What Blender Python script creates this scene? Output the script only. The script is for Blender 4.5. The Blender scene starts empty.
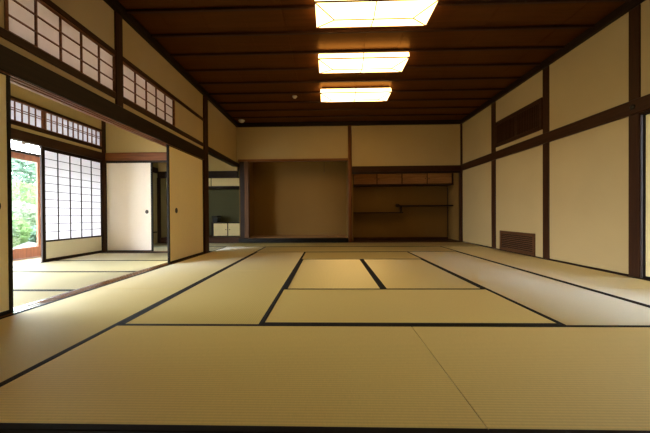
import bpy, bmesh, math, random
from mathutils import Vector, Matrix
random.seed(7)
scn = bpy.context.scene
COL = scn.collection

# ------------------------------------------------------------------ helpers
def box(bm, x, y, z, bev=0.0):
    vs = [bm.verts.new((a, b, c)) for a in x for b in y for c in z]
    q = [(0, 1, 3, 2), (4, 6, 7, 5), (0, 4, 5, 1), (2, 3, 7, 6), (0, 2, 6, 4), (1, 5, 7, 3)]
    fs = [bm.faces.new([vs[i] for i in f]) for f in q]
    if bev:
        es = list({e for f in fs for e in f.edges})
        bmesh.ops.bevel(bm, geom=es, offset=bev, segments=1, affect='EDGES', profile=0.5)
    return fs

def bar(bm, a, b, w, h):
    """square bar from a to b"""
    a, b = Vector(a), Vector(b)
    d = (b - a).normalized()
    up = Vector((0, 0, 1)) if abs(d.z) < .9 else Vector((0, 1, 0))
    s = d.cross(up).normalized(); u = s.cross(d).normalized()
    r = []
    for p in (a, b):
        r.append([bm.verts.new(p + s * w / 2 * i + u * h / 2 * j) for i, j in ((-1, -1), (1, -1), (1, 1), (-1, 1))])
    for i in range(4):
        bm.faces.new((r[0][i], r[0][(i + 1) % 4], r[1][(i + 1) % 4], r[1][i]))
    bm.faces.new(r[0][::-1]); bm.faces.new(r[1])

def lathe(bm, prof, c=(0, 0, 0), axis='z', n=20, squash=1.0):
    """profile of (radius, height)"""
    rings = []
    for r, h in prof:
        ring = []
        for i in range(n):
            a = 2 * math.pi * i / n
            p = (r * math.cos(a), r * math.sin(a) * squash, h)
            if axis == 'x': p = (h, r * math.cos(a), r * math.sin(a) * squash)
            if axis == 'y': p = (r * math.cos(a), h, r * math.sin(a) * squash)
            ring.append(bm.verts.new(Vector(p) + Vector(c)))
        rings.append(ring)
    for a, b in zip(rings, rings[1:]):
        for i in range(n):
            bm.faces.new((a[i], a[(i + 1) % n], b[(i + 1) % n], b[i]))
    bm.faces.new(rings[0][::-1]); bm.faces.new(rings[-1])

def obj(name, bm, m, parent=None, smooth=False):
    bmesh.ops.recalc_face_normals(bm, faces=bm.faces[:])
    me = bpy.data.meshes.new(name); bm.to_mesh(me); bm.free()
    if smooth:
        for p in me.polygons: p.use_smooth = True
    me.materials.append(m)
    o = bpy.data.objects.new(name, me); COL.objects.link(o)
    if parent: o.parent = parent
    return o

def tag(o, label, cat, group=None, kind=None):
    o['label'] = label; o['category'] = cat
    if group: o['group'] = group
    if kind: o['kind'] = kind
    return o

def empty(name, loc=(0, 0, 0)):
    o = bpy.data.objects.new(name, None); COL.objects.link(o); o.location = loc
    o.empty_display_size = .1
    return o

def boxes(name, lst, m, parent=None, bev=0.0):
    bm = bmesh.new()
    for b in lst: box(bm, *b, bev=bev)
    return obj(name, bm, m, parent)

def struct(name, lst, m, bev=0.0):
    o = boxes(name, lst, m, None, bev); o['kind'] = 'structure'; return o

TRIM = [0]
def trim(x, y, z, m, bev=.004, label=None):
    TRIM[0] += 1
    o = struct('trim_%d' % TRIM[0], [(x, y, z)], m, bev)
    if label: o['label'] = label
    return o

def rel(lst, c):
    """shift boxes so that c is the origin"""
    return [tuple((b[i][0] - c[i], b[i][1] - c[i]) for i in range(3)) for b in lst]

# ------------------------------------------------------------------ materials
class NT:
    def __init__(s, name):
        s.m = bpy.data.materials.new(name); s.m.use_nodes = True
        s.t = s.m.node_tree; s.t.nodes.clear()
        s.out = s.n('ShaderNodeOutputMaterial')
    def n(s, k, **kw):
        x = s.t.nodes.new(k)
        for a, b in kw.items():
            if a.startswith('_'): setattr(x, a[1:], b)
            else: x.inputs[a.replace('__', ' ')].default_value = b
        return x
    def l(s, a, b): s.t.links.new(a, b)
    def math(s, op, a, b=None):
        x = s.n('ShaderNodeMath', _operation=op)
        for i, v in enumerate((a, b)):
            if v is None: continue
            if isinstance(v, (int, float)): x.inputs[i].default_value = v
            else: s.l(v, x.inputs[i])
        return x.outputs[0]
    def mix(s, f, a, b):
        x = s.n('ShaderNodeMix', _data_type='RGBA')
        if isinstance(f, (int, float)): x.inputs[0].default_value = f
        else: s.l(f, x.inputs[0])
        for i, v in ((6, a), (7, b)):
            if isinstance(v, tuple): x.inputs[i].default_value = (*v, 1)
            else: s.l(v, x.inputs[i])
        return x.outputs[2]

def sc3(c, k): return tuple(v * k for v in c)

def plain(name, col, rough=.6, spec=.3, metal=0):
    t = NT(name); b = t.n('ShaderNodeBsdfPrincipled')
    b.inputs['Base Color'].default_value = (*col, 1); b.inputs['Roughness'].default_value = rough
    b.inputs['Specular IOR Level'].default_value = spec; b.inputs['Metallic'].default_value = metal
    t.l(b.outputs[0], t.out.inputs[0]); return t.m

def plaster(name, col, var=.10):
    t = NT(name); b = t.n('ShaderNodeBsdfPrincipled', Roughness=.92); b.inputs['Specular IOR Level'].default_value = .1
    co = t.n('ShaderNodeTexCoord')
    n1 = t.n('ShaderNodeTexNoise', Scale=1.3, Detail=4.0); n2 = t.n('ShaderNodeTexNoise', Scale=160.0, Detail=3.0)
    t.l(co.outputs['Object'], n1.inputs['Vector']); t.l(co.outputs['Object'], n2.inputs['Vector'])
    c1 = t.mix(n1.outputs[0], sc3(col, 1 - var), sc3(col, 1 + var))
    c2 = t.mix(t.math('MULTIPLY', n2.outputs[0], .25), c1, sc3(col, .7))
    t.l(c2, b.inputs['Base Color'])
    bp = t.n('ShaderNodeBump', Strength=.15, Distance=.002); t.l(n2.outputs[0], bp.inputs['Height'])
    t.l(bp.outputs[0], b.inputs['Normal']); t.l(b.outputs[0], t.out.inputs[0]); return t.m

def wood(name, col, axis='x', rough=.45, spec=.35, var=.35, scale=1.0, glow_tint=None):
    t = NT(name); b = t.n('ShaderNodeBsdfPrincipled', Roughness=rough); b.inputs['Specular IOR Level'].default_value = spec
    co = t.n('ShaderNodeTexCoord'); mp = t.n('ShaderNodeMapping')
    s = {'x': (1.2, 26, 26), 'y': (26, 1.2, 26), 'z': (26, 26, 1.2)}[axis]
    mp.inputs['Scale'].default_value = tuple(v * scale for v in s)
    t.l(co.outputs['Object'], mp.inputs[0])
    n1 = t.n('ShaderNodeTexNoise', Scale=1.0, Detail=5.0, Distortion=.6); t.l(mp.outputs[0], n1.inputs['Vector'])
    n2 = t.n('ShaderNodeTexNoise', Scale=4.5, Detail=3.0); t.l(mp.outputs[0], n2.inputs['Vector'])
    f = t.math('ADD', t.math('MULTIPLY', n1.outputs[0], .65), t.math('MULTIPLY', n2.outputs[0], .35))
    rp = t.n('ShaderNodeValToRGB'); t.l(f, rp.inputs[0])
    rp.color_ramp.elements[0].position = .32; rp.color_ramp.elements[0].color = (*sc3(col, 1 - var), 1)
    rp.color_ramp.elements[1].position = .68; rp.color_ramp.elements[1].color = (*sc3(col, 1 + var), 1)
    t.l(rp.outputs[0], b.inputs['Base Color'])
    bp = t.n('ShaderNodeBump', Strength=.12, Distance=.002); t.l(f, bp.inputs['Height']); t.l(bp.outputs[0], b.inputs['Normal'])
    if glow_tint:      # orange gloss tint puts the lamps' glow into the board colour
        g = t.n('ShaderNodeBsdfGlossy', Roughness=.42); g.inputs['Color'].default_value = (*glow_tint, 1); t.l(bp.outputs[0], g.inputs['Normal'])
        lw = t.n('ShaderNodeLayerWeight', Blend=.5); ms = t.n('ShaderNodeMixShader')
        t.l(t.math('MULTIPLY', t.math('POWER', lw.outputs['Facing'], 2.0), .22), ms.inputs[0])
        t.l(b.outputs[0], ms.inputs[1]); t.l(g.outputs[0], ms.inputs[2]); t.l(ms.outputs[0], t.out.inputs[0]); return t.m
    t.l(b.outputs[0], t.out.inputs[0]); return t.m

ANI, SHEEN = 0.25, .92
def tatami(name, col):
    """woven rush: ridges run along the mat (UV u, in metres); the sheen is anisotropic across them"""
    t = NT(name); b = t.n('ShaderNodeBsdfDiffuse')
    g = t.n('ShaderNodeBsdfAnisotropic', Roughness=.70, Anisotropy=.6, Rotation=ANI); g.inputs['Color'].default_value = (.96, .95, .88, 1)
    tg = t.n('ShaderNodeTangent', _direction_type='UV_MAP', _uv_map='UVMap'); t.l(tg.outputs[0], g.inputs['Tangent'])
    ms = t.n('ShaderNodeMixShader'); lw = t.n('ShaderNodeLayerWeight', Blend=.5); t.l(t.math('ADD', t.math('MULTIPLY', t.math('POWER', lw.outputs['Facing'], 4.0), SHEEN), .05), ms.inputs[0]); t.l(b.outputs[0], ms.inputs[1]); t.l(g.outputs[0], ms.inputs[2])
    uv = t.n('ShaderNodeUVMap', _uv_map='UVMap'); sp = t.n('ShaderNodeSeparateXYZ'); t.l(uv.outputs[0], sp.inputs[0])
    ridge = t.math('SINE', t.math('MULTIPLY', sp.outputs[1], 2 * math.pi / .0155))
    ridge = t.math('ADD', t.math('MULTIPLY', ridge, .5), .5)
    mp = t.n('ShaderNodeMapping'); mp.inputs['Scale'].default_value = (330, 26, 1); t.l(uv.outputs[0], mp.inputs[0])
    rush = t.n('ShaderNodeTexNoise', Scale=1.0, Detail=3.0); t.l(mp.outputs[0], rush.inputs['Vector'])
    oi = t.n('ShaderNodeObjectInfo')
    big = t.n('ShaderNodeTexNoise', Scale=1.7, Detail=3.0); 
    ad = t.n('ShaderNodeVectorMath', _operation='ADD'); t.l(uv.outputs[0], ad.inputs[0]); t.l(oi.outputs['Random'], ad.inputs[1]); t.l(ad.outputs[0], big.inputs['Vector'])
    c = t.mix(rush.outputs[0], sc3(col, .82), sc3(col, 1.18))
    c = t.mix(t.math('MULTIPLY', t.math('SUBTRACT', 1, ridge), .42), c, sc3(col, .55))
    c = t.mix(t.math('MULTIPLY', big.outputs[0], .35), c, (col[0] * 1.08, col[1] * .98, col[2] * .75))
    t.l(c, b.inputs['Color'])
    bp = t.n('ShaderNodeBump', Strength=.35, Distance=.0012); t.l(ridge, bp.inputs['Height'])
    t.l(bp.outputs[0], b.inputs['Normal']); t.l(bp.outputs[0], g.inputs['Normal'])
    t.l(ms.outputs[0], t.out.inputs[0]); return t.m

def paper(name, col, trans=.55):
    t = NT(name); d = t.n('ShaderNodeBsdfDiffuse'); x = t.n('ShaderNodeBsdfTranslucent'); m = t.n('ShaderNodeMixShader')
    n = t.n('ShaderNodeTexNoise', Scale=30.0, Detail=4.0); co = t.n('ShaderNodeTexCoord'); t.l(co.outputs['Object'], n.inputs['Vector'])
    c = t.mix(n.outputs[0], sc3(col, .93), col)
    t.l(c, d.inputs[0]); t.l(c, x.inputs[0]); m.inputs[0].default_value = trans
    t.l(d.outputs[0], m.inputs[1]); t.l(x.outputs[0], m.inputs[2]); t.l(m.outputs[0], t.out.inputs[0]); return t.m

def glass(name):
    t = NT(name); a = t.n('ShaderNodeBsdfTransparent'); g = t.n('ShaderNodeBsdfGlossy', Roughness=.02); m = t.n('ShaderNodeMixShader')
    a.inputs[0].default_value = (.94, .97, .95, 1); m.inputs[0].default_value = .06
    t.l(a.outputs[0], m.inputs[1]); t.l(g.outputs[0], m.inputs[2]); t.l(m.outputs[0], t.out.inputs[0]); return t.m

def lamp_paper(name, col, k):
    t = NT(name); e = t.n('ShaderNodeEmission'); e.inputs[0].default_value = (*col, 1); e.inputs[1].default_value = k
    t.l(e.outputs[0], t.out.inputs[0]); return t.m

def leafy(name, col):
    t = NT(name); d = t.n('ShaderNodeBsdfDiffuse'); x = t.n('ShaderNodeBsdfTranslucent'); m = t.n('ShaderNodeMixShader')
    n = t.n('ShaderNodeTexNoise', Scale=3.0, Detail=4.0); co = t.n('ShaderNodeTexCoord'); t.l(co.outputs['Object'], n.inputs['Vector'])
    c = t.mix(n.outputs[0], sc3(col, .6), sc3(col, 1.4)); t.l(c, d.inputs[0]); t.l(c, x.inputs[0]); m.inputs[0].default_value = .35
    t.l(d.outputs[0], m.inputs[1]); t.l(x.outputs[0], m.inputs[2]); t.l(m.outputs[0], t.out.inputs[0]); return t.m

LAMP_COL = (1.0, .625, .22); LAMP_K = 6.0
WORLD_K = 27.0
PL = (.46, .34, .16)
M = dict(
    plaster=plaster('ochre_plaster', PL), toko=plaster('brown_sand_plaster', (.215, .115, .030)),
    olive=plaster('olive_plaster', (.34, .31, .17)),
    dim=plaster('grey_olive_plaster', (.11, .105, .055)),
    ceil=wood('ceiling_board_wood', (.056, .0165, .004), 'x', .5, .0, .35, .6, glow_tint=(1.0, .60, .24)),
    tat=tatami('woven_rush', (.80, .625, .19)), tat2=tatami('daylit_woven_rush', (.72, .66, .42)),  # second rush has the side room's daylight whiteness mixed into its colour
    heri=plain('dark_cloth_border', (.014, .012, .009), .85, .15),
    pap=paper('fusuma_paper', (.80, .66, .36), .0), papw=paper('pale_fusuma_paper', (.86, .77, .69), .0),
    shoji=paper('shoji_paper', (.74, .71, .74), .5), shoji_b=paper('bright_shoji_paper', (.84, .86, .90), .62), shoji_d=paper('ranma_paper', (.80, .69, .64), .56),
    lac=plain('black_lacquer', (.005, .004, .003), .4, .15), frame=plain('dark_lacquer_frame', (.010, .007, .005), .5, .12),
    metal=plain('dark_bronze', (.03, .022, .015), .4, .5, .6), white=plain('white_plastic', (.72, .70, .64), .4, .4),
    glass=glass('window_glass'), lamp=lamp_paper('glowing_lamp_paper', LAMP_COL, LAMP_K),
    boardlt=wood('pale_veranda_board', (.50, .38, .25), 'y', .4), koshi=plaster('pale_board_panel', (.66, .60, .45), .05),
    sill=wood('reflection_lit_sill_wood', (.26, .13, .06), 'y', .22, .6), tokofl=wood('alcove_board', (.30, .15, .055), 'x', .3, .4),  # sill lightened: the glass door's reflection is put into its colour
    dark=plain('black_recess', (.012, .009, .007), .8, .1), ground=plaster('garden_gravel', (.24, .24, .19), .25),
    rock=plaster('garden_stone', (.06, .06, .055), .3), bark=wood('bark', (.12, .09, .06), 'z', .9),
    lawn=plaster('moss_lawn', (.22, .33, .12), .3),
)
for a in 'xyz':
    M['w' + a] = wood('dark_timber_' + a, (.036, .0125, .004), a, .5, .15)
    M['r' + a] = wood('reddish_timber_' + a, (.16, .056, .018), a, .45, .22)
    M['m' + a] = wood('brown_timber_' + a, (.085, .036, .013), a, .5, .15)
    M['d' + a] = wood('near_black_timber_' + a, (.016, .007, .003), a, .5, .15)
    M['o' + a] = wood('orange_door_timber_' + a, (.24, .075, .03), a, .4)

# ------------------------------------------------------------------ key dimensions
XL, XR, YB = -2.32, 3.376, 7.748
CZ = 3.065            # underside of ceiling boards
YF = -1.9             # wall behind the camera
AX = -4.40            # garden side wall of the side room
AY = 5.90             # partition at the end of the side room
GX = -5.25            # glass doors
A_, B_, C_, S_, D_, E_, R_ = -2.318, -1.3824, -.4274, .5276, 1.4826, 2.4376, 3.374
Y = [1.0188 + .955 * k for k in range(-1, 7)]
Y[1] -= .031

# ------------------------------------------------------------------ floors, ceilings, walls
struct('floor', [((-5.3, 3.5), (YF, 9.0), (-.12, -.058)), ((XL, 3.376), (YF, .060), (-.058, 0))], M['boardlt'])
# board ceiling with thin battens
bm = bmesh.new()
box(bm, (-2.45, 3.5), (YF, 7.85), (CZ + .012, CZ + .06))
xs = [-2.45, -1.96, -1.48, -.99, -.51, -.03, .52, 1.0, 1.49, 1.97, 2.45, 2.93, 3.5]
for i, (a, b) in enumerate(zip(xs, xs[1:])):
    box(bm, (a + .0015, b - .0015), (YF, 7.85), (CZ - .002 * (i % 2), CZ + .02))
o = obj('ceiling', bm, M['ceil']); o['kind'] = 'structure'
k = 0
y = 3.43 - .478 * 10
while y < 7.4:
    trim((-2.31, 3.37), (y - .016, y + .016), (CZ - .034, CZ - .002), M['wx'], .003)
    y += .478
# cornice
trim((XL - .02, XL + .045), (YF, 7.80), (2.967, CZ), M['dy'])
trim((XR - .045, XR + .02), (YF, 7.80), (2.967, CZ), M['dy'])
trim((XL + .045, XR - .045), (YB - .045, YB + .03), (2.962, CZ), M['dx'])

P0, P1 = XL - .095, XL - .014      # plaster of the wall towards the side room
struct('wall_left', [
    ((P0, P1), (YF, 8.0), (2.53, CZ)),
    ((P0, P1), (YF, 2.150), (1.80, 2.53)), ((P0, P1), (4.600, 5.66), (1.80, 2.53)),
    ((P0, P1), (2.150, 4.600), (1.80, 2.01)),
    ((P0, P1), (5.84, 8.0), (1.99, 2.53)),
    ((P0, P1), (YF, .80), (-.12, 1.80)),
], M['plaster'])
# timber on that wall
trim((XL - .13, XL + .002), (.79, .92), (0, 1.75), M['dz'])                                  # near jamb
trim((XL - .02, XL + .016), (.79, 5.655), (1.757, 1.935), M['dy'])                           # nageshi beam
bm = bmesh.new()                                                                               # grooved head rail
box(bm, (XL - .13, XL - .001), (.92, 5.655), (1.768, 1.80))
for a, b in ((-.013, -.001), (-.060, -.046), (-.130, -.093)): box(bm, (XL + a, XL + b), (.92, 5.655), (1.75, 1.768))
TRIM[0] += 1; o = obj('trim_%d' % TRIM[0], bm, M['ry']); o['kind'] = 'structure'
bm = bmesh.new()                                                                               # grooved sill
box(bm, (XL - .13, XL + .0), (.92, 5.655), (-.055, -.004))
for a, b in ((-.013, -.0), (-.060, -.046), (-.130, -.093)): box(bm, (XL + a, XL + b), (.92, 5.655), (-.004, .003))
TRIM[0] += 1; o = obj('trim_%d' % TRIM[0], bm, M['sill']); o['kind'] = 'structure'
trim((XL - .13, XL + .012), (5.657, 5.845), (0, 2.967), M['wz'], .008, 'dark square post at the far end of the sliding screens')
trim((XL - .11, XL + .006), (3.293, 3.405), (1.935, 2.967), M['wz'], .005)                    # strut
trim((XL - .10, XL + .004), (.92, 3.293), (2.478, 2.53), M['wy'])
trim((XL - .10, XL + .004), (3.405, 5.657), (2.478, 2.53), M['wy'])
trim((XL - .10, XL + .004), (.92, 3.293), (2.0, 2.066), M['wy'])
trim((XL - .10, XL + .004), (3.405, 5.657), (2.0, 2.066), M['wy'])
trim((XL - .12, XL + .006), (5.845, 8.0), (1.957, 2.055), M['dy'])
trim((-2.253, -2.144), (YB, 7.86), (0, 2.08), M['dz'])
trim((-2.142, -2.036), (YB, 7.90), (.125, 2.08), M['mz'])

def cols(a, b, n): return [a + (b - a) * i / n for i in range(1, n)]
WIN = [0]
def ranma(y0, y1, z0, z1, x, cols, rows, mat_paper, dirx=1, bw=.012, fw=.022):
    """paper transom: frame, lattice and paper"""
    WIN[0] += 1
    r = empty('window_%d' % WIN[0], (x, (y0 + y1) / 2, z0)); r['kind'] = 'structure'
    c = (x, (y0 + y1) / 2, z0)
    f = [((x - .045, x), (y0, y0 + fw), (z0, z1)), ((x - .045, x), (y1 - fw, y1), (z0, z1)),
         ((x - .045, x), (y0 + fw, y1 - fw), (z0, z0 + .012)), ((x - .045, x), (y0 + fw, y1 - fw), (z1 - .012, z1))]
    boxes('window_frame', rel(f, c), M['ry'], r)
    l = []
    for i in cols: l.append(((x - .03, x - .012), (i - bw / 2, i + bw / 2), (z0 + .012, z1 - .012)))
    for i in rows: l.append(((x - .028, x - .014), (y0 + fw, y1 - fw), (i - bw / 2, i + bw / 2)))
    boxes('lattice', rel(l, c), M['ry'], r)
    boxes('paper', rel([((x - .034, x - .031), (y0 + fw, y1 - fw), (z0 + .012, z1 - .012))], c), mat_paper, r)
    return r
r = ranma(2.150, 3.315, 2.066, 2.478, XL - .006, [2.404, 2.630, 2.856, 3.080], [2.203, 2.338], M['shoji_d'], bw=.010, fw=.024)
r['label'] = 'paper lattice transom above the opening, nearer the camera'
r = ranma(3.400, 4.600, 2.066, 2.478, XL - .006, [3.668, 3.894, 4.122, 4.350], [2.203, 2.338], M['shoji_d'], bw=.010, fw=.024)
r['label'] = 'paper lattice transom beside the plain plaster panel'

# right wall
struct('wall_right', [((XR + .012, XR + .09), (YF, .95), (-.12, CZ)), ((XR + .012, XR + .09), (.95, 3.40), (1.80, CZ)),
                      ((XR + .012, XR + .09), (3.40, 8.75), (-.12, CZ))], M['plaster'])
trim((XR - .0, XR + .10), (3.385, 3.515), (0, 2.967), M['wz'], .008, 'wide dark post at the near end of the plaster wall')
trim((XR - .0, XR + .06), (4.740, 4.880), (0, 2.967), M['wz'], .008)
trim((XR - .0, XR + .06), (6.222, 6.380), (0, 2.967), M['wz'], .008)
trim((XR - .035, XR + .06), (YB - .01, YB + .12), (0, 2.967), M['wz'], .006)
bt = trim((XR - .022, XR + .02), (YF, 7.735), (1.795, 1.952), M['wy'], .006)
bm = bmesh.new(); lathe(bm, [(.03, 0), (.026, -.008), (.008, -.012)], (XR - .022, 3.44, 1.873), 'x', 14); obj('nail_cover', bm, M['metal'], bt, True)
trim((XR - .004, XR + .012), (3.515, 4.740), (0, .018), M['dy'], .002)
trim((XR - .004, XR + .012), (4.880, 6.222), (0, .010), M['dy'], .002)
trim((XR - .004, XR + .012), (6.380, 7.735), (0, .018), M['dy'], .002)
trim((XR, XR + .10), (.95, 3.385), (1.763, 1.795), M['dy'])
trim((XR, XR + .10), (.95, 3.385), (-.055, .004), M['dy'])
trim((XR, XR + .10), (.85, .95), (0, 1.795), M['dz'])

r = ranma(.97, 2.145, .02, 1.763, XR + .07, cols(.99, 2.12, 5), cols(.03, 1.75, 11), M['shoji_b'])  # unseen screen added to throw pale daylight onto the mats
r['label'] = 'added paper lattice light screen, unseen beyond the picture edge'
# back wall above the alcoves
struct('wall_back', [((XL - .02, .517), (YB + .012, YB + .10), (2.10, CZ)), ((.62, XR + .02), (YB + .012, YB + .10), (1.90, CZ))], M['plaster'])
trim((-2.30, .517), (YB - .006, YB + .11), (2.080, 2.138), M['rx'], .005)                    # alcove lintel
trim((.62, XR - .035), (YB - .012, YB + .09), (1.790, 1.930), M['wx'], .005)                   # side alcove lintel
trim((.62, XR - .035), (YB + .0, YB + .06), (1.742, 1.790), M['dx'], .003)
bm = bmesh.new(); lathe(bm, [(.052, 0), (.050, 1.5), (.049, 2.967)], (.566, YB + .035, 0), 'z', 20)
TRIM[0] += 1; o = obj('trim_%d' % TRIM[0], bm, M['rz'], None, True); o['kind'] = 'structure'; o['label'] = 'reddish round alcove post between the two alcoves'
# alcove (tokonoma): side walls, rear wall, raised floor with a black sill
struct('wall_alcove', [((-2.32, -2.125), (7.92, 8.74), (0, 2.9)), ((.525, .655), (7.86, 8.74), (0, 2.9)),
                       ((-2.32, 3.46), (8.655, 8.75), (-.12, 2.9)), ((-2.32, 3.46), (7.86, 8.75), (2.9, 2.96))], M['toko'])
trim((-2.30, .512), (YB - .004, YB + .10), (.0, .112), M['lac'], .008, 'black lacquered sill along the front of the alcove')
trim((-2.125, .525), (YB + .10, 8.655), (.0, .122), M['tokofl'], .002)
trim((.60, XR + .01), (YB - .01, 8.655), (-.05, .018), M['wx'], .004)
trim((.66, XR), (8.635, 8.655), (.018, .055), M['wx'], .003)
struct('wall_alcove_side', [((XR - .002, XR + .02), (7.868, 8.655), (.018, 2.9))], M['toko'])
trim((XR - .018, XR - .002), (8.628, 8.655), (.055, 1.45), M['dz'], .002)
struct('wall_front', [((-2.42, 3.47), (YF - .1, YF), (-.12, CZ))], M['plaster'])

# ------------------------------------------------------------------ side room, veranda, far small room
SZ = 2.80
struct('wall_garden', [((AX - .08, AX - .012), (1.6, 5.95), (2.395, SZ)), ((AX - .08, AX - .012), (1.6, 5.95), (1.95, 2.005)),
                       ((AX - .08, AX - .012), (1.6, 1.65), (0, 1.95))], M['plaster'])
struct('wall_end', [((AX, -2.42), (AY + .012, AY + .07), (1.95, SZ))], M['plaster'])
struct('wall_near', [((GX, -2.42), (1.52, 1.6), (0, SZ))], M['plaster'])
struct('ceiling_side', [((AX - .08, -2.40), (1.52, 8.75), (SZ, SZ + .05))], M['ceil'])
trim((AX - .09, AX + .006), (1.6, 5.835), (1.80, 1.95), M['wy'])
trim((AX - .09, AX + .006), (1.6, 5.835), (2.005, 2.062), M['wy'])
trim((AX - .09, AX + .006), (1.6, 5.835), (2.357, 2.397), M['wy'])
trim((AX - .10, AX + .02), (5.835, 5.910), (0, SZ), M['wz'])
trim((AX - .10, AX + .01), (2.25, 5.835), (-.055, .003), M['wy'])
trim((AX + .02, XL - .13), (AY - .02, AY + .08), (1.80, 1.955), M['rx'])
trim((AX + .02, XL - .13), (AY - .005, AY + .075), (1.768, 1.80), M['dx'])
trim((AX + .02, XL - .13), (AY - .005, AY + .075), (-.055, .003), M['rx'])
trim((AX + .02, XL - .13), (5.735, AY - .005), (-.055, .0), M['wx'])
zr = [2.245, 2.215]
r = ranma(2.75, 4.625, 2.062, 2.357, AX, cols(2.77, 4.605, 18), zr, M['shoji'], bw=.010)
r['label'] = 'narrow slatted paper transom above the glass door'
r = ranma(4.640, 5.832, 2.062, 2.357, AX, cols(4.66, 5.812, 11), zr, M['shoji'], bw=.010)
r['label'] = 'narrow slatted paper transom above the tall shoji screen'

# veranda outside the shoji
struct('floor_veranda', [((GX - .06, AX - .10), (1.5, 9.0), (-.058, -.012))], M['boardlt'])
trim((GX - .05, GX + .05), (1.5, 9.0), (1.79, 1.832), M['dy'])
trim((GX - .05, GX + .05), (1.5, 9.0), (-.20, -.004), M['oy'])
trim((GX - .05, GX + .05), (1.5, 1.6), (-.2, 2.35), M['dz'])
trim((GX - .05, GX + .05), (6.62, 6.72), (-.004, 2.35), M['dz'])
bm = bmesh.new()   # eave with rafters
def slope(x): return 2.53 + (x - AX) * .125
def sl(bm, x0, x1, y0, y1, t0, t1):
    v = [bm.verts.new((x, y, slope(x) + t)) for x in (x0, x1) for y in (y0, y1) for t in (t0, t1)]
    for f in [(0, 1, 3, 2), (4, 6, 7, 5), (0, 4, 5, 1), (2, 3, 7, 6), (0, 2, 6, 4), (1, 5, 7, 3)]: bm.faces.new([v[i] for i in f])
sl(bm, -6.45, AX - .09, .8, 9.2, 0, .08)
o = obj('roof_eave', bm, M['wx']); o['kind'] = 'structure'
bm = bmesh.new(); yy = 1.0
while yy < 9.1: sl(bm, -6.40, AX - .09, yy, yy + .05, -.055, 0); yy += .40
o = obj('trim_rafters', bm, M['wx']); o['kind'] = 'structure'

def glass_door(n, y0, y1, x):
    r = empty('door_%d' % n, (x, (y0 + y1) / 2, 0)); r['kind'] = 'structure'; c = (x, (y0 + y1) / 2, 0)
    f = [((x - .018, x + .018), (y0, y0 + .085), (0, 1.785)), ((x - .018, x + .018), (y1 - .10, y1), (0, 1.785)),
         ((x - .018, x + .018), (y0 + .085, y1 - .10), (0, .175)), ((x - .018, x + .018), (y0 + .085, y1 - .10), (1.685, 1.785))]
    boxes('door_frame', rel(f, c), M['oz'], r, .003)
    boxes('pane', rel([((x - .003, x + .003), (y0 + .08, y1 - .095), (.17, 1.69))], c), M['glass'], r)
    return r
glass_door(1, 4.10, 5.435, GX + .02)['label'] = 'reddish wooden glass door looking onto the garden'
glass_door(2, 5.41, 6.61, GX - .025)['label'] = 'second glass door, mostly behind the shoji screen'

# far small room beyond the side room
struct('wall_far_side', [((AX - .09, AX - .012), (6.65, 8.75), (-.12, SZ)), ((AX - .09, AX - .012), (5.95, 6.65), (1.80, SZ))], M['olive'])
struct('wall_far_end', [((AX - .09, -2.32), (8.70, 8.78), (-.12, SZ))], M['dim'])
struct('wall_far_lintel', [((AX, -2.33), (7.76, 7.82), (1.84, SZ))], M['plaster'])
trim((AX - .012, AX + .015), (5.98, 8.70), (1.80, 1.94), M['dy'])
trim((AX - .012, AX + .012), (7.05, 7.70), (.275, .305), M['dy'])
trim((AX - .10, AX + .012), (5.98, 7.05), (-.12, .003), M['wy'])
trim((AX - .012, AX + .06), (7.74, 7.80), (0, 1.69), M['dz'])
trim((AX, -2.33), (7.745, 7.83), (1.69, 1.850), M['dx'])
trim((AX + .06, -2.262), (7.752, 8.70), (-.05, .140), M['wx'])

# ------------------------------------------------------------------ tatami mats
G1 = 'straw tatami mats of the main room'; G2 = 'tatami mats of the side room'; G3 = 'tatami mats of the small far room'
def mat(x0, x1, y0, y1, label, group, lateral=None):
    lx, ly = x1 - x0, y1 - y0
    lat = lx > ly if lateral is None else lateral
    L, W = (lx, ly) if lat else (ly, lx)
    L -= .003; W -= .003
    bm = bmesh.new(); uvl = bm.loops.layers.uv.new('UVMap')
    hw = .031
    box(bm, (-L / 2, L / 2), (-W / 2, W / 2), (-.055, -.0012), .002)
    for f in bm.faces:
        for lp in f.loops: lp[uvl].uv = (lp.vert.co.x, lp.vert.co.y)
    o = obj('tatami_mat', bm, M['tat'] if group == G1 else M['tat2'])
    o.location = ((x0 + x1) / 2, (y0 + y1) / 2, 0)
    if not lat: o.rotation_euler = (0, 0, math.pi / 2)
    for s in (-1, 1):
        b = bmesh.new(); e = s * W / 2
        ya, yb = sorted((e + s * .0004, e - s * hw))
        box(b, (-L / 2 - .0003, L / 2 + .0003), (ya, yb), (-.050, .0008), .0015)
        obj('cloth_border', b, M['heri'], o)
    return tag(o, label, 'tatami mat', group)
mat(B_, S_, Y[1], Y[2], 'big front tatami mat on the garden side of the thin floor seam', G1)
mat(S_, E_, Y[1], Y[2], 'big front tatami mat on the vent-wall side of the thin floor seam', G1)
mat(B_, S_, Y[0], Y[1], 'tatami mat showing only its dark border along the bottom picture edge, garden side', G1)
mat(S_, E_, Y[0], Y[1], 'tatami mat showing only its dark border along the bottom picture edge, vent-wall side', G1)
mat(A_, B_, Y[1], Y[3], 'shadowed tatami mat beside the nearest sliding screen', G1)
mat(A_, B_, Y[3], Y[5], 'daylit tatami mat along the open sill to the side room', G1)
mat(A_, B_, Y[5], Y[7], 'tatami mat in front of the farther sliding screen and dark post', G1)
mat(B_, C_, Y[2], Y[4], 'pale lengthwise tatami mat just past the front mats, one column in from the sill', G1)
mat(B_, C_, Y[4], Y[6], 'lengthwise tatami mat leading to the alcove, one column in from the sill', G1)
mat(C_, D_, Y[2], Y[3], 'crosswise yellow tatami mat right behind the front mats, mid room', G1)
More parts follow.
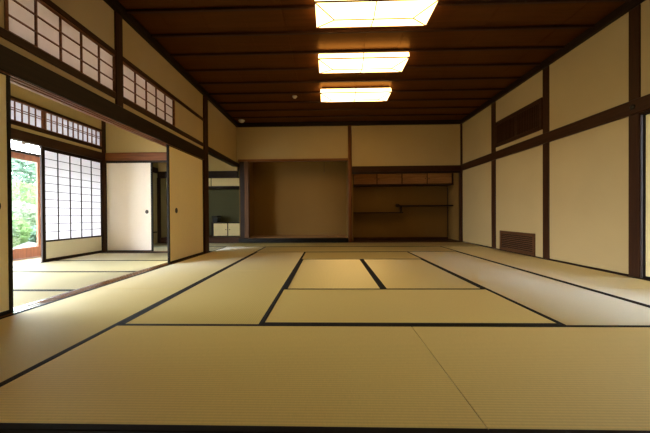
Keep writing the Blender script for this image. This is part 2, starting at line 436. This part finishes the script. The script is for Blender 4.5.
mat(C_, S_, Y[3], Y[5], 'lengthwise centre tatami mat, the garden-side one of the middle pair', G1)
mat(S_, D_, Y[3], Y[5], 'lengthwise centre tatami mat, the vent-wall-side one of the middle pair', G1)
mat(C_, D_, Y[5], Y[6], 'crosswise tatami mat closing the far end of the middle pair', G1)
mat(D_, E_, Y[2], Y[4], 'bluish-white lit lengthwise tatami mat just past the front mats', G1)
mat(D_, E_, Y[4], Y[6], 'lengthwise tatami mat leading towards the shelf alcove', G1)
mat(E_, R_, Y[1], Y[3], 'tatami mat in front of the sliding screen at the near end of the plaster wall', G1)
mat(E_, R_, Y[3], Y[5], 'tatami mat along the plaster wall below its widest panel', G1)
mat(E_, R_, Y[5], Y[7], 'tatami mat along the wall below the small floor vent', G1)
mat(B_, S_, Y[6], Y[7], 'crosswise tatami mat one row before the alcove sill', G1)
mat(S_, E_, Y[6], Y[7], 'crosswise tatami mat one row before the shelf alcove', G1)
mat(A_, -.41, Y[7], 7.742, 'tatami mat touching the alcove sill near the side-room corner', G1)
mat(-.41, 1.50, Y[7], 7.735, 'tatami mat at the foot of the reddish alcove post', G1)
mat(1.50, R_, Y[7], 7.735, 'tatami mat under the shelf alcove in the far wall corner', G1)
sx0, sx1 = AX + .012, XL - .132
mat(sx0, sx1, 1.905, 2.86, 'side-room tatami mat nearest the camera, beside the screen edge', G2)
mat(sx0, sx1, 2.86, 3.815, 'second side-room tatami mat from the camera', G2)
mat(sx0, sx1, 3.815, 4.77, 'third side-room tatami mat, level with the near edge of the shoji screen', G2)
mat(sx0, sx1, 4.77, 5.733, 'side-room tatami mat in front of the pale sliding screen', G2)
mat(sx0, XL - .0, 5.98, 6.86, 'tatami mat just inside the small far room', G3)
mat(sx0, XL - .0, 6.86, 7.745, 'tatami mat before the cabinets of the small far room', G3)

# ------------------------------------------------------------------ sliding screens
def screen_x(y0, y1, x, z1, label, hy=None, pm='pap', side=1, hz=.79, sw=.030):
    """fusuma parallel to the side walls; x = face towards the room, side = +1 when that face looks to +x"""
    t = .030; xa, xb = sorted((x, x - side * t)); z0 = .004
    c = ((xa + xb) / 2, (y0 + y1) / 2, z0)
    r = empty('sliding_screen', c)
    i = .004
    boxes('paper_panel', rel([((xa + i, xb - i), (y0 + sw, y1 - sw), (z0 + .028, z1 - .022))], c), M[pm], r)
    boxes('frame', rel([((xa, xb), (y0, y0 + sw), (z0, z1)), ((xa, xb), (y1 - sw, y1), (z0, z1)),
                        ((xa, xb), (y0 + sw, y1 - sw), (z0, z0 + .028)), ((xa, xb), (y0 + sw, y1 - sw), (z1 - .022, z1))], c), M['frame'], r, .002)
    if hy:
        bm = bmesh.new(); lathe(bm, [(.036, side * (t / 2 - .006)), (.036, side * (t / 2 + .001)), (.029, side * (t / 2 + .001)), (.027, side * (t / 2 - .002))], (0, hy - c[1], hz - c[2]), 'x', 22, 1.15)
        obj('finger_pull', bm, M['metal'], r)
    return tag(r, label, 'sliding screen')
screen_x(.945, 2.190, XL - .0145, 1.762, 'ochre paper sliding screen cut by the picture edge, nearest on the side-room wall', 2.075)
screen_x(4.405, 5.655, XL - .0145, 1.762, 'ochre paper sliding screen with dark pull, against the dark post', 4.63)
screen_x(2.16, 3.375, XR + .020, 1.775, 'sliding screen beside the wide post, cut by the picture edge opposite the garden', None, 'pap', -1)
def screen_y(x0, x1, y, z1, label, hx):
    t = .03; z0 = .004; sw = .032; c = ((x0 + x1) / 2, y + t / 2, z0)
    r = empty('sliding_screen', c); i = .004
    boxes('paper_panel', rel([((x0 + sw, x1 - sw), (y + i, y + t - i), (z0 + .026, z1 - .012))], c), M['papw'], r)
    boxes('frame', rel([((x0, x0 + sw), (y, y + t), (z0, z1)), ((x1 - sw, x1), (y, y + t), (z0, z1)),
                        ((x0 + sw, x1 - sw), (y, y + t), (z0, z0 + .026)), ((x0 + sw, x1 - sw), (y, y + t), (z1 - .012, z1))], c), M['frame'], r, .002)
    bm = bmesh.new(); lathe(bm, [(.034, -t / 2 + .006), (.034, -t / 2 - .001), (.028, -t / 2 - .001), (.026, -t / 2 + .002)], (hx - c[0], 0, .79 - c[2]), 'y', 22, 1.15)
    obj('finger_pull', bm, M['metal'], r)
    return tag(r, label, 'sliding screen')
screen_y(AX - .010, -3.462, AY + .012, 1.768, 'pale sliding screen at the end of the side room, beside a dark gap', -3.575)

# shoji screen in the side room
y0, y1, x = 4.575, 5.833, AX - .004
c = (x - .015, (y0 + y1) / 2, .004)
r = empty('shoji_screen', c)
f = [((x - .03, x), (y0, y0 + .058), (.004, 1.797)), ((x - .03, x), (y1 - .028, y1), (.004, 1.797)),
     ((x - .03, x), (y0 + .058, y1 - .028), (.004, .045)), ((x - .03, x), (y0 + .058, y1 - .028), (1.745, 1.797)),
     ((x - .03, x), (y0 + .058, y1 - .028), (.310, .338))]
boxes('frame', rel(f, c), M['dz'], r, .002)
l = [((x - .018, x - .004), (yy - .005, yy + .005), (.338, 1.745)) for yy in cols(y0 + .058, y1 - .028, 5)]
l += [((x - .017, x - .005), (y0 + .058, y1 - .028), (zz - .004, zz + .004)) for zz in cols(.338, 1.745, 11)]
boxes('lattice', rel(l, c), M['dz'], r)
boxes('paper', rel([((x - .022, x - .019), (y0 + .058, y1 - .028), (.338, 1.745))], c), M['shoji'], r)
boxes('base_panel', rel([((x - .022, x - .010), (y0 + .058, y1 - .028), (.045, .310))], c), M['koshi'], r)
tag(r, 'tall white paper shoji screen with dark lattice and pale base panel', 'shoji screen')

# ------------------------------------------------------------------ ceiling lamps
def lamp(cy, label):
    cx, hx, hy = .524, .650, .222
    r = empty('ceiling_lamp', (cx, cy, CZ)); zb = 2.948 - CZ; zr = zb - .05; zt = 3.022 - CZ
    bm = bmesh.new()
    def V(x, y, z): return bm.verts.new((x, y, z))
    top = [V(-hx + .006, -hy + .006, zt), V(hx - .006, -hy + .006, zt), V(hx - .006, hy - .006, zt), V(-hx + .006, hy - .006, zt)]
    rim = [V(-hx, -hy, zb), V(hx, -hy, zb), V(hx, hy, zb), V(-hx, hy, zb)]
    ra, rb = V(-hx + hy - .01, 0, zr), V(hx - hy + .01, 0, zr)
    for i in range(4): bm.faces.new((top[i], top[(i + 1) % 4], rim[(i + 1) % 4], rim[i]))
    bm.faces.new((rim[0], rim[1], rb, ra)); bm.faces.new((rim[2], rim[3], ra, rb))
    bm.faces.new((rim[1], rim[2], rb)); bm.faces.new((rim[3], rim[0], ra)); bm.faces.new(top[::-1])
    obj('lamp_shade', bm, M['lamp'], r)
    bm = bmesh.new(); w = .0135
    R = [(-hx, -hy, zb), (hx, -hy, zb), (hx, hy, zb), (-hx, hy, zb)]
    a, b = (-hx + hy - .01, 0, zr), (hx - hy + .01, 0, zr)
    for i in range(4): bar(bm, R[i], R[(i + 1) % 4], w, w)
    for p, q in ((R[0], a), (R[3], a), (R[1], b), (R[2], b), (a, b), ((0, -hy, zb), (0, 0, zr)), ((0, hy, zb), (0, 0, zr)), ((0, -hy, zb), (0, -hy + .006, zt))):
        bar(bm, p, q, w * .8, w)
    obj('shade_rib', bm, M['rx'], r)
    bm = bmesh.new(); box(bm, (-hx + .03, hx - .03), (-hy + .03, hy - .03), (zt - .002, -.001), .003)
    obj('base_plate', bm, M['wx'], r)
    return tag(r, label, 'ceiling lamp', 'glowing paper ceiling lamps')
lamp(3.43, 'glowing paper ceiling lamp nearest the camera, cut by the top edge')
lamp(4.60, 'middle glowing paper ceiling lamp of the row of three')
lamp(5.83, 'glowing paper ceiling lamp farthest along the row, smallest in view')

# ------------------------------------------------------------------ detectors, vents
r = empty('smoke_detector', (-.645, 6.03, CZ)); bm = bmesh.new(); lathe(bm, [(.05, -.003), (.05, -.014), (.044, -.02)]); obj('base', bm, M['white'], r, False)
bm = bmesh.new(); lathe(bm, [(.036, -.02), (.034, -.034), (.02, -.044), (.004, -.046)]); obj('cap', bm, M['white'], r, True)
tag(r, 'small white round detector on the ceiling beside the farthest lamp', 'detector', 'round ceiling detectors')
r = empty('smoke_detector', (-2.125, 7.50, CZ)); bm = bmesh.new(); lathe(bm, [(.08, -.003), (.08, -.018), (.072, -.026)]); obj('base', bm, M['white'], r, False)
bm = bmesh.new(); lathe(bm, [(.06, -.026), (.056, -.045), (.036, -.058), (.004, -.062)]); obj('cap', bm, M['white'], r, True)
tag(r, 'larger white round detector in the far ceiling corner above the side-room wall', 'detector', 'round ceiling detectors')

def vent(y0, y1, z0, z1, fw, label, vertical):
    x = XR + .0115; c = (x, (y0 + y1) / 2, z0)
    r = empty('wall_vent', c)
    fr = [((x - .022, x), (y0, y0 + fw), (z0, z1)), ((x - .022, x), (y1 - fw, y1), (z0, z1)),
          ((x - .022, x), (y0 + fw, y1 - fw), (z0, z0 + fw)), ((x - .022, x), (y0 + fw, y1 - fw), (z1 - fw, z1))]
    boxes('frame', rel(fr, c), M['wy' if vertical else 'my'], r, .003)
    boxes('backing', rel([((x - .004, x), (y0 + fw, y1 - fw), (z0 + fw, z1 - fw))], c), M['dark'], r)
    sl_ = []
    if vertical:
        n = int((y1 - y0 - 2 * fw) / .042)
        for i in range(n + 1):
            yy = y0 + fw + (y1 - y0 - 2 * fw) * i / n
            if abs(i - n // 2) < .5: w = .03
            else: w = .011
            sl_.append(((x - .014, x - .004), (max(y0 + fw, yy - w), min(y1 - fw, yy + w)), (z0 + fw, z1 - fw)))
    else:
        n = 8
        for i in range(n + 1):
            zz = z0 + fw + (z1 - z0 - 2 * fw) * i / n
            sl_.append(((x - .014, x - .004), (y0 + fw, y1 - fw), (max(z0 + fw, zz - .009), min(z1 - fw, zz + .009))))
    boxes('grille', rel(sl_, c), M['wy' if vertical else 'my'], r)
    return tag(r, label, 'wall vent')
vent(4.884, 6.218, 2.030, 2.535, .068, 'wide dark wooden grille vent high on the plaster wall above the beam', True)
vent(5.055, 6.062, .0105, .378, .050, 'low brown wooden grille vent at floor level in the plaster wall', False)

# ------------------------------------------------------------------ shelf alcove: hanging cabinet and staggered shelf
def cabinet(x0, x1, y0, y1, z0, z1, name, label, divs, panel_mat, top_t=.04, bot_t=.06, wm='w', pull=True, ends=.035):
    c = ((x0 + x1) / 2, (y0 + y1) / 2, z0); r = empty(name, c)
    body = [((x0, x1), (y0 + .022, y1), (z0, z0 + .02)), ((x0, x1), (y0 + .022, y1), (z1 - .02, z1)),
            ((x0, x1), (y1 - .02, y1), (z0 + .02, z1 - .02)), ((x0, x0 + .02), (y0 + .022, y1 - .02), (z0 + .02, z1 - .02)), ((x1 - .02, x1), (y0 + .022, y1 - .02), (z0 + .02, z1 - .02))]
    boxes('body', rel(body, c), M[wm + 'x'], r)
    fr = [((x0, x1), (y0 - .004, y0 + .022), (z0, z0 + bot_t)), ((x0, x1), (y0 - .004, y0 + .022), (z1 - top_t, z1)),
          ((x0, x0 + ends), (y0 - .004, y0 + .022), (z0 + bot_t, z1 - top_t)), ((x1 - ends, x1), (y0 - .004, y0 + .022), (z0 + bot_t, z1 - top_t))]
    boxes('front_frame', rel(fr, c), M[wm + 'x'], r, .002)
    e = [x0 + ends] + divs + [x1 - ends]
    for i, (a, b) in enumerate(zip(e, e[1:])):
        yd = y0 + .002 + (.008 if i % 2 else 0)
        cc = ((a + b) / 2, yd, z0 + bot_t)
        d = boxes('door', rel([((a + .012, b - .012), (yd + .001, yd + .008), (z0 + bot_t, z1 - top_t))], cc), panel_mat, r)
        d.location = Vector(cc) - Vector(c)
        for ea in (a, b - .012): boxes('door_edge', rel([((ea, ea + .012), (yd, yd + .009), (z0 + bot_t, z1 - top_t))], cc), M['frame'], d)
        if pull:
            bm = bmesh.new(); px = (b - .05 if i % 2 == 0 else a + .05) - cc[0]
            lathe(bm, [(.014, .001), (.014, -.001), (.009, -.002)], (px, 0, (z1 - top_t - z0 - bot_t) / 2), 'y', 12); obj('pull', bm, M['metal'], d)
    return tag(r, label, 'cabinet')
cabinet(.662, 3.371, 8.26, 8.650, 1.492, 1.86, 'hanging_cabinet', 'reddish-brown hanging cabinet with four doors above the staggered shelf', [1.331, 2.003, 2.676],
        wood('cabinet_door_wood', (.38, .165, .05), 'x', .5, .2), .06, .034, 'w', True, .03)
c = (2.0, 8.45, .75); r = empty('staggered_shelf', c)
boxes('upper_board', rel([((1.95, 3.371), (8.26, 8.627), (.918, .950))], c), M['dx'], r, .003)
boxes('lower_board', rel([((.662, 2.03), (8.26, 8.652), (.735, .766))], c), M['dx'], r, .003)
bm = bmesh.new()      # upturned end of the upper board
prof = [(1.95, .918), (1.95, .950), (1.935, .962), (1.905, .985), (1.885, .978), (1.898, .955), (1.912, .928), (1.928, .918)]
fa = [bm.verts.new((px - c[0], 8.26 - c[1], pz - c[2])) for px, pz in prof]; fb = [bm.verts.new((px - c[0], 8.627 - c[1], pz - c[2])) for px, pz in prof]
bm.faces.new(fa); bm.faces.new(fb[::-1])
for i in range(len(prof)): bm.faces.new((fa[i], fa[(i + 1) % len(prof)], fb[(i + 1) % len(prof)], fb[i]))
obj('upturned_end', bm, M['dx'], r)
boxes('strut', rel([((1.955, 2.012), (8.28, 8.34), (.766, .918))], c), M['dz'], r, .004)
tag(r, 'dark two-level staggered shelf under the hanging cabinet', 'shelf')
# hook rail in the alcove
r = empty('hanging_hook', (-.10, 8.60, 2.90)); bm = bmesh.new()
pts = [(0, 0, 0), (0, 0, -.98), (0, -.012, -1.0), (0, -.03, -1.0), (0, -.036, -.975)]
for a, b in zip(pts, pts[1:]): bar(bm, a, b, .010, .010)
obj('rod', bm, M['metal'], r); tag(r, 'thin dark scroll hook hanging in the alcove below its lintel', 'hook')

# ------------------------------------------------------------------ cabinets in the far small room
cabinet(AX + .14, -2.33, 8.26, 8.66, 1.45, 1.76, 'hanging_cabinet', 'pale-doored hanging cabinet in the small far room, above the dark recess', [-3.7, -3.2],
        M['pap'], .035, .06, 'd', True, .03)
cabinet(-3.20, -2.33, 8.26, 8.66, .1415, .515, 'low_cabinet', 'low cabinet with two pale paper doors on the raised floor of the small far room', [-2.75],
        M['pap'], .03, .006, 'd', True, .05)
r = empty('lacquer_box', (-3.10, 8.44, .516))
bm = bmesh.new(); box(bm, (-.10, .05), (-.12, .12), (0, .12), .006); obj('body', bm, M['lac'], r)
bm = bmesh.new(); box(bm, (-.115, .066), (-.135, .135), (.13, .178), .008); obj('lid', bm, M['lac'], r)
tag(r, 'black box on top of the low cabinet in the small far room', 'box')

# ------------------------------------------------------------------ garden
bm = bmesh.new()
bmesh.ops.create_grid(bm, x_segments=24, y_segments=24, size=14)
for v in bm.verts:
    v.co.x += -19.35; v.co.y += 9; v.co.z = -.45 + .05 * math.sin(v.co.x * 1.3) * math.cos(v.co.y) + max(0, -9 - v.co.x) * .05
o = obj('ground', bm, M['ground']); o['kind'] = 'structure'
def foliage(center, rad, n, m, leaf, parent, name='foliage', seed=1):
    rnd = random.Random(seed); bm = bmesh.new()
    for i in range(n):
        while True:
            p = Vector((rnd.uniform(-1, 1), rnd.uniform(-1, 1), rnd.uniform(-1, 1)))
            if .25 < p.length < 1: break
        p = p.normalized() * p.length ** .4
        q = Vector(center) + Vector((p.x * rad[0], p.y * rad[1], p.z * rad[2]))
        a = Vector((rnd.gauss(0, 1), rnd.gauss(0, 1), rnd.gauss(0, .6))).normalized(); b = a.orthogonal().normalized()
        l = leaf * rnd.uniform(.6, 1.3)
        vs = [bm.verts.new(q + a * l), bm.verts.new(q + b * l * .45), bm.verts.new(q - a * l), bm.verts.new(q - b * l * .45)]
        bm.faces.new(vs)
    return obj(name, bm, m, parent)
g1, g2, g3 = leafy('bright_leaves', (.10, .16, .06)), leafy('pale_leaves', (.14, .18, .11)), leafy('blue_green_leaves', (.10, .15, .105))
def gz(x): return -.45 + max(0, -9 - x) * .05
def shrub(x, y, r, h, m, seed, label):
    t = empty('garden_shrub', (x, y, gz(x))); foliage((0, 0, h * .55), (r, r, h * .5), 3200, m, .10, t, 'foliage', seed)
    bm = bmesh.new()
    for i in range(5):
        a = i * 1.256; bar(bm, (0, 0, -.08), (r * .5 * math.cos(a), r * .5 * math.sin(a), h * .6), .03, .03)
    obj('stem', bm, M['bark'], t); return tag(t, label, 'shrub', 'shrubs in the garden')
shrub(-9.6, 8.4, .8, 1.2, g1, 3, 'bright green clipped shrub outside the glass door')
shrub(-11.8, 11.0, 1.1, 1.5, g2, 4, 'pale green shrub farther back in the garden')
shrub(-9.9, 10.6, .7, .8, g3, 5, 'small bluish-green shrub low in the garden')
shrub(-14.5, 13.5, 1.8, 2.4, g1, 6, 'tall rounded shrub at the far edge of the garden')
def tree(x, y, h, r, m, seed, label):
    t = empty('garden_tree', (x, y, gz(x)))
    bm = bmesh.new(); lathe(bm, [(.16, -.1), (.12, h * .3), (.08, h * .6), (.03, h * .95)], n=10)
    for i in range(5):
        a = i * 1.3; bar(bm, (0, 0, h * .4), (r * .6 * math.cos(a), r * .6 * math.sin(a), h * .7), .05, .05)
    obj('trunk', bm, M['bark'], t, True)
    foliage((0, 0, h * .60), (r, r, h * .40), 6000, m, .20, t, 'crown', seed); return tag(t, label, 'tree', 'trees in the garden')
shrub(-16.8, 13.8 + 2.2, 1.4, 2.4, g3, 8, 'broad bluish-green shrub between the tall rounded shrub and the trees')
shrub(-8.7, 9.8, .5, .6, g2, 9, 'lowest pale green shrub beside the garden stone')
tree(-15.6, 21.0, 4.6, 2.5, g2, 11, 'pale leafy tree behind the shrubs, seen through the glass door')
tree(-22.5, 20.5, 5.0, 3.4, g3, 12, 'bluish-green tree farthest back in the garden')
bm = bmesh.new()
bmesh.ops.create_icosphere(bm, subdivisions=3, radius=1)
for v in bm.verts:
    n_ = 1 + .15 * math.sin(v.co.x * 5 + 1) * math.cos(v.co.y * 4) + .1 * math.sin(v.co.z * 7)
    v.co = Vector((v.co.x * .55 * n_, v.co.y * .45 * n_, max(-.3, v.co.z * .32 * n_)))
o = obj('garden_stone', bm, M['rock'], None, True); o.location = (-8.1, 8.0, -.35); tag(o, 'grey garden stone low outside the glass door', 'stone')
bm = bmesh.new(); box(bm, (3.46, 4.5), (-1.9, 9), (-.12, -.03)); o = obj('floor_corridor', bm, M['boardlt']); o['kind'] = 'structure'
bm = bmesh.new(); box(bm, (3.46, 5.1), (-1.9, 9), (2.25, 2.35)); o = obj('added_shade_eave', bm, M['wy']); o['kind'] = 'structure'  # unseen eave added to cut the daylight at the right-hand opening
# ground on the other side of the house
bm = bmesh.new(); box(bm, (3.5, 14), (-8, 10), (-.6, -.45)); o = obj('ground_beyond', bm, M['ground']); o['kind'] = 'structure'

# ------------------------------------------------------------------ light
w = bpy.data.worlds.new('overcast_sky'); scn.world = w; w.use_nodes = True
bg = w.node_tree.nodes['Background']; bg.inputs[0].default_value = (.83, .91, 1.0, 1); bg.inputs[1].default_value = WORLD_K
def portal(loc, rot, sx, sy):
    l = bpy.data.lights.new('portal', 'AREA'); l.shape = 'RECTANGLE'; l.size = sx; l.size_y = sy; l.cycles.is_portal = True
    o = bpy.data.objects.new('daylight_portal', l); COL.objects.link(o); o.location = loc; o.rotation_euler = rot
portal((GX - .06, 4.1, 1.1), (0, -math.pi / 2, 0), 2.4, 5.2)
portal((XR + .11, 1.55, .89), (0, math.pi / 2, 0), 1.75, 1.2)

# ------------------------------------------------------------------ camera
yaw, pit, rol, f, eye, pcx = -.026517, .006792, -.006481, 304.04, .71525, 319.918
def cam_dir(a, b, fw):
    c, s = math.cos(rol), math.sin(rol)
    x, v = a * c + b * s, -a * s + b * c
    y, z = fw, -v
    c, s = math.cos(pit), math.sin(pit); y, z = y * c + z * s, -y * s + z * c
    c, s = math.cos(yaw), math.sin(yaw); x, y = x * c + y * s, -x * s + y * c
    return Vector((x, y, z))
R, U, F = cam_dir(1, 0, 0), cam_dir(0, -1, 0), cam_dir(0, 0, 1)
cd = bpy.data.cameras.new('camera'); cam = bpy.data.objects.new('camera', cd); COL.objects.link(cam)
cd.sensor_fit = 'HORIZONTAL'; cd.sensor_width = 36; cd.lens = f / 650 * 36; cd.shift_x = (325 - pcx) / 650; cd.clip_start = .05; cd.clip_end = 200
m4 = Matrix((R, U, -F)).transposed().to_4x4(); m4.translation = (0, 0, eye)
cam.matrix_world = m4
scn.camera = cam
scn.view_settings.view_transform = 'Standard'; scn.view_settings.look = 'None'
scn.view_settings.exposure = 0.5; scn.view_settings.gamma = 1.0
scn.view_settings.use_curve_mapping = False
scn.cycles.use_denoising = True
scn.cycles.max_bounces = 10; scn.cycles.diffuse_bounces = 6; scn.cycles.glossy_bounces = 4; scn.cycles.transparent_max_bounces = 12
scn.cycles.sample_clamp_indirect = 8.0
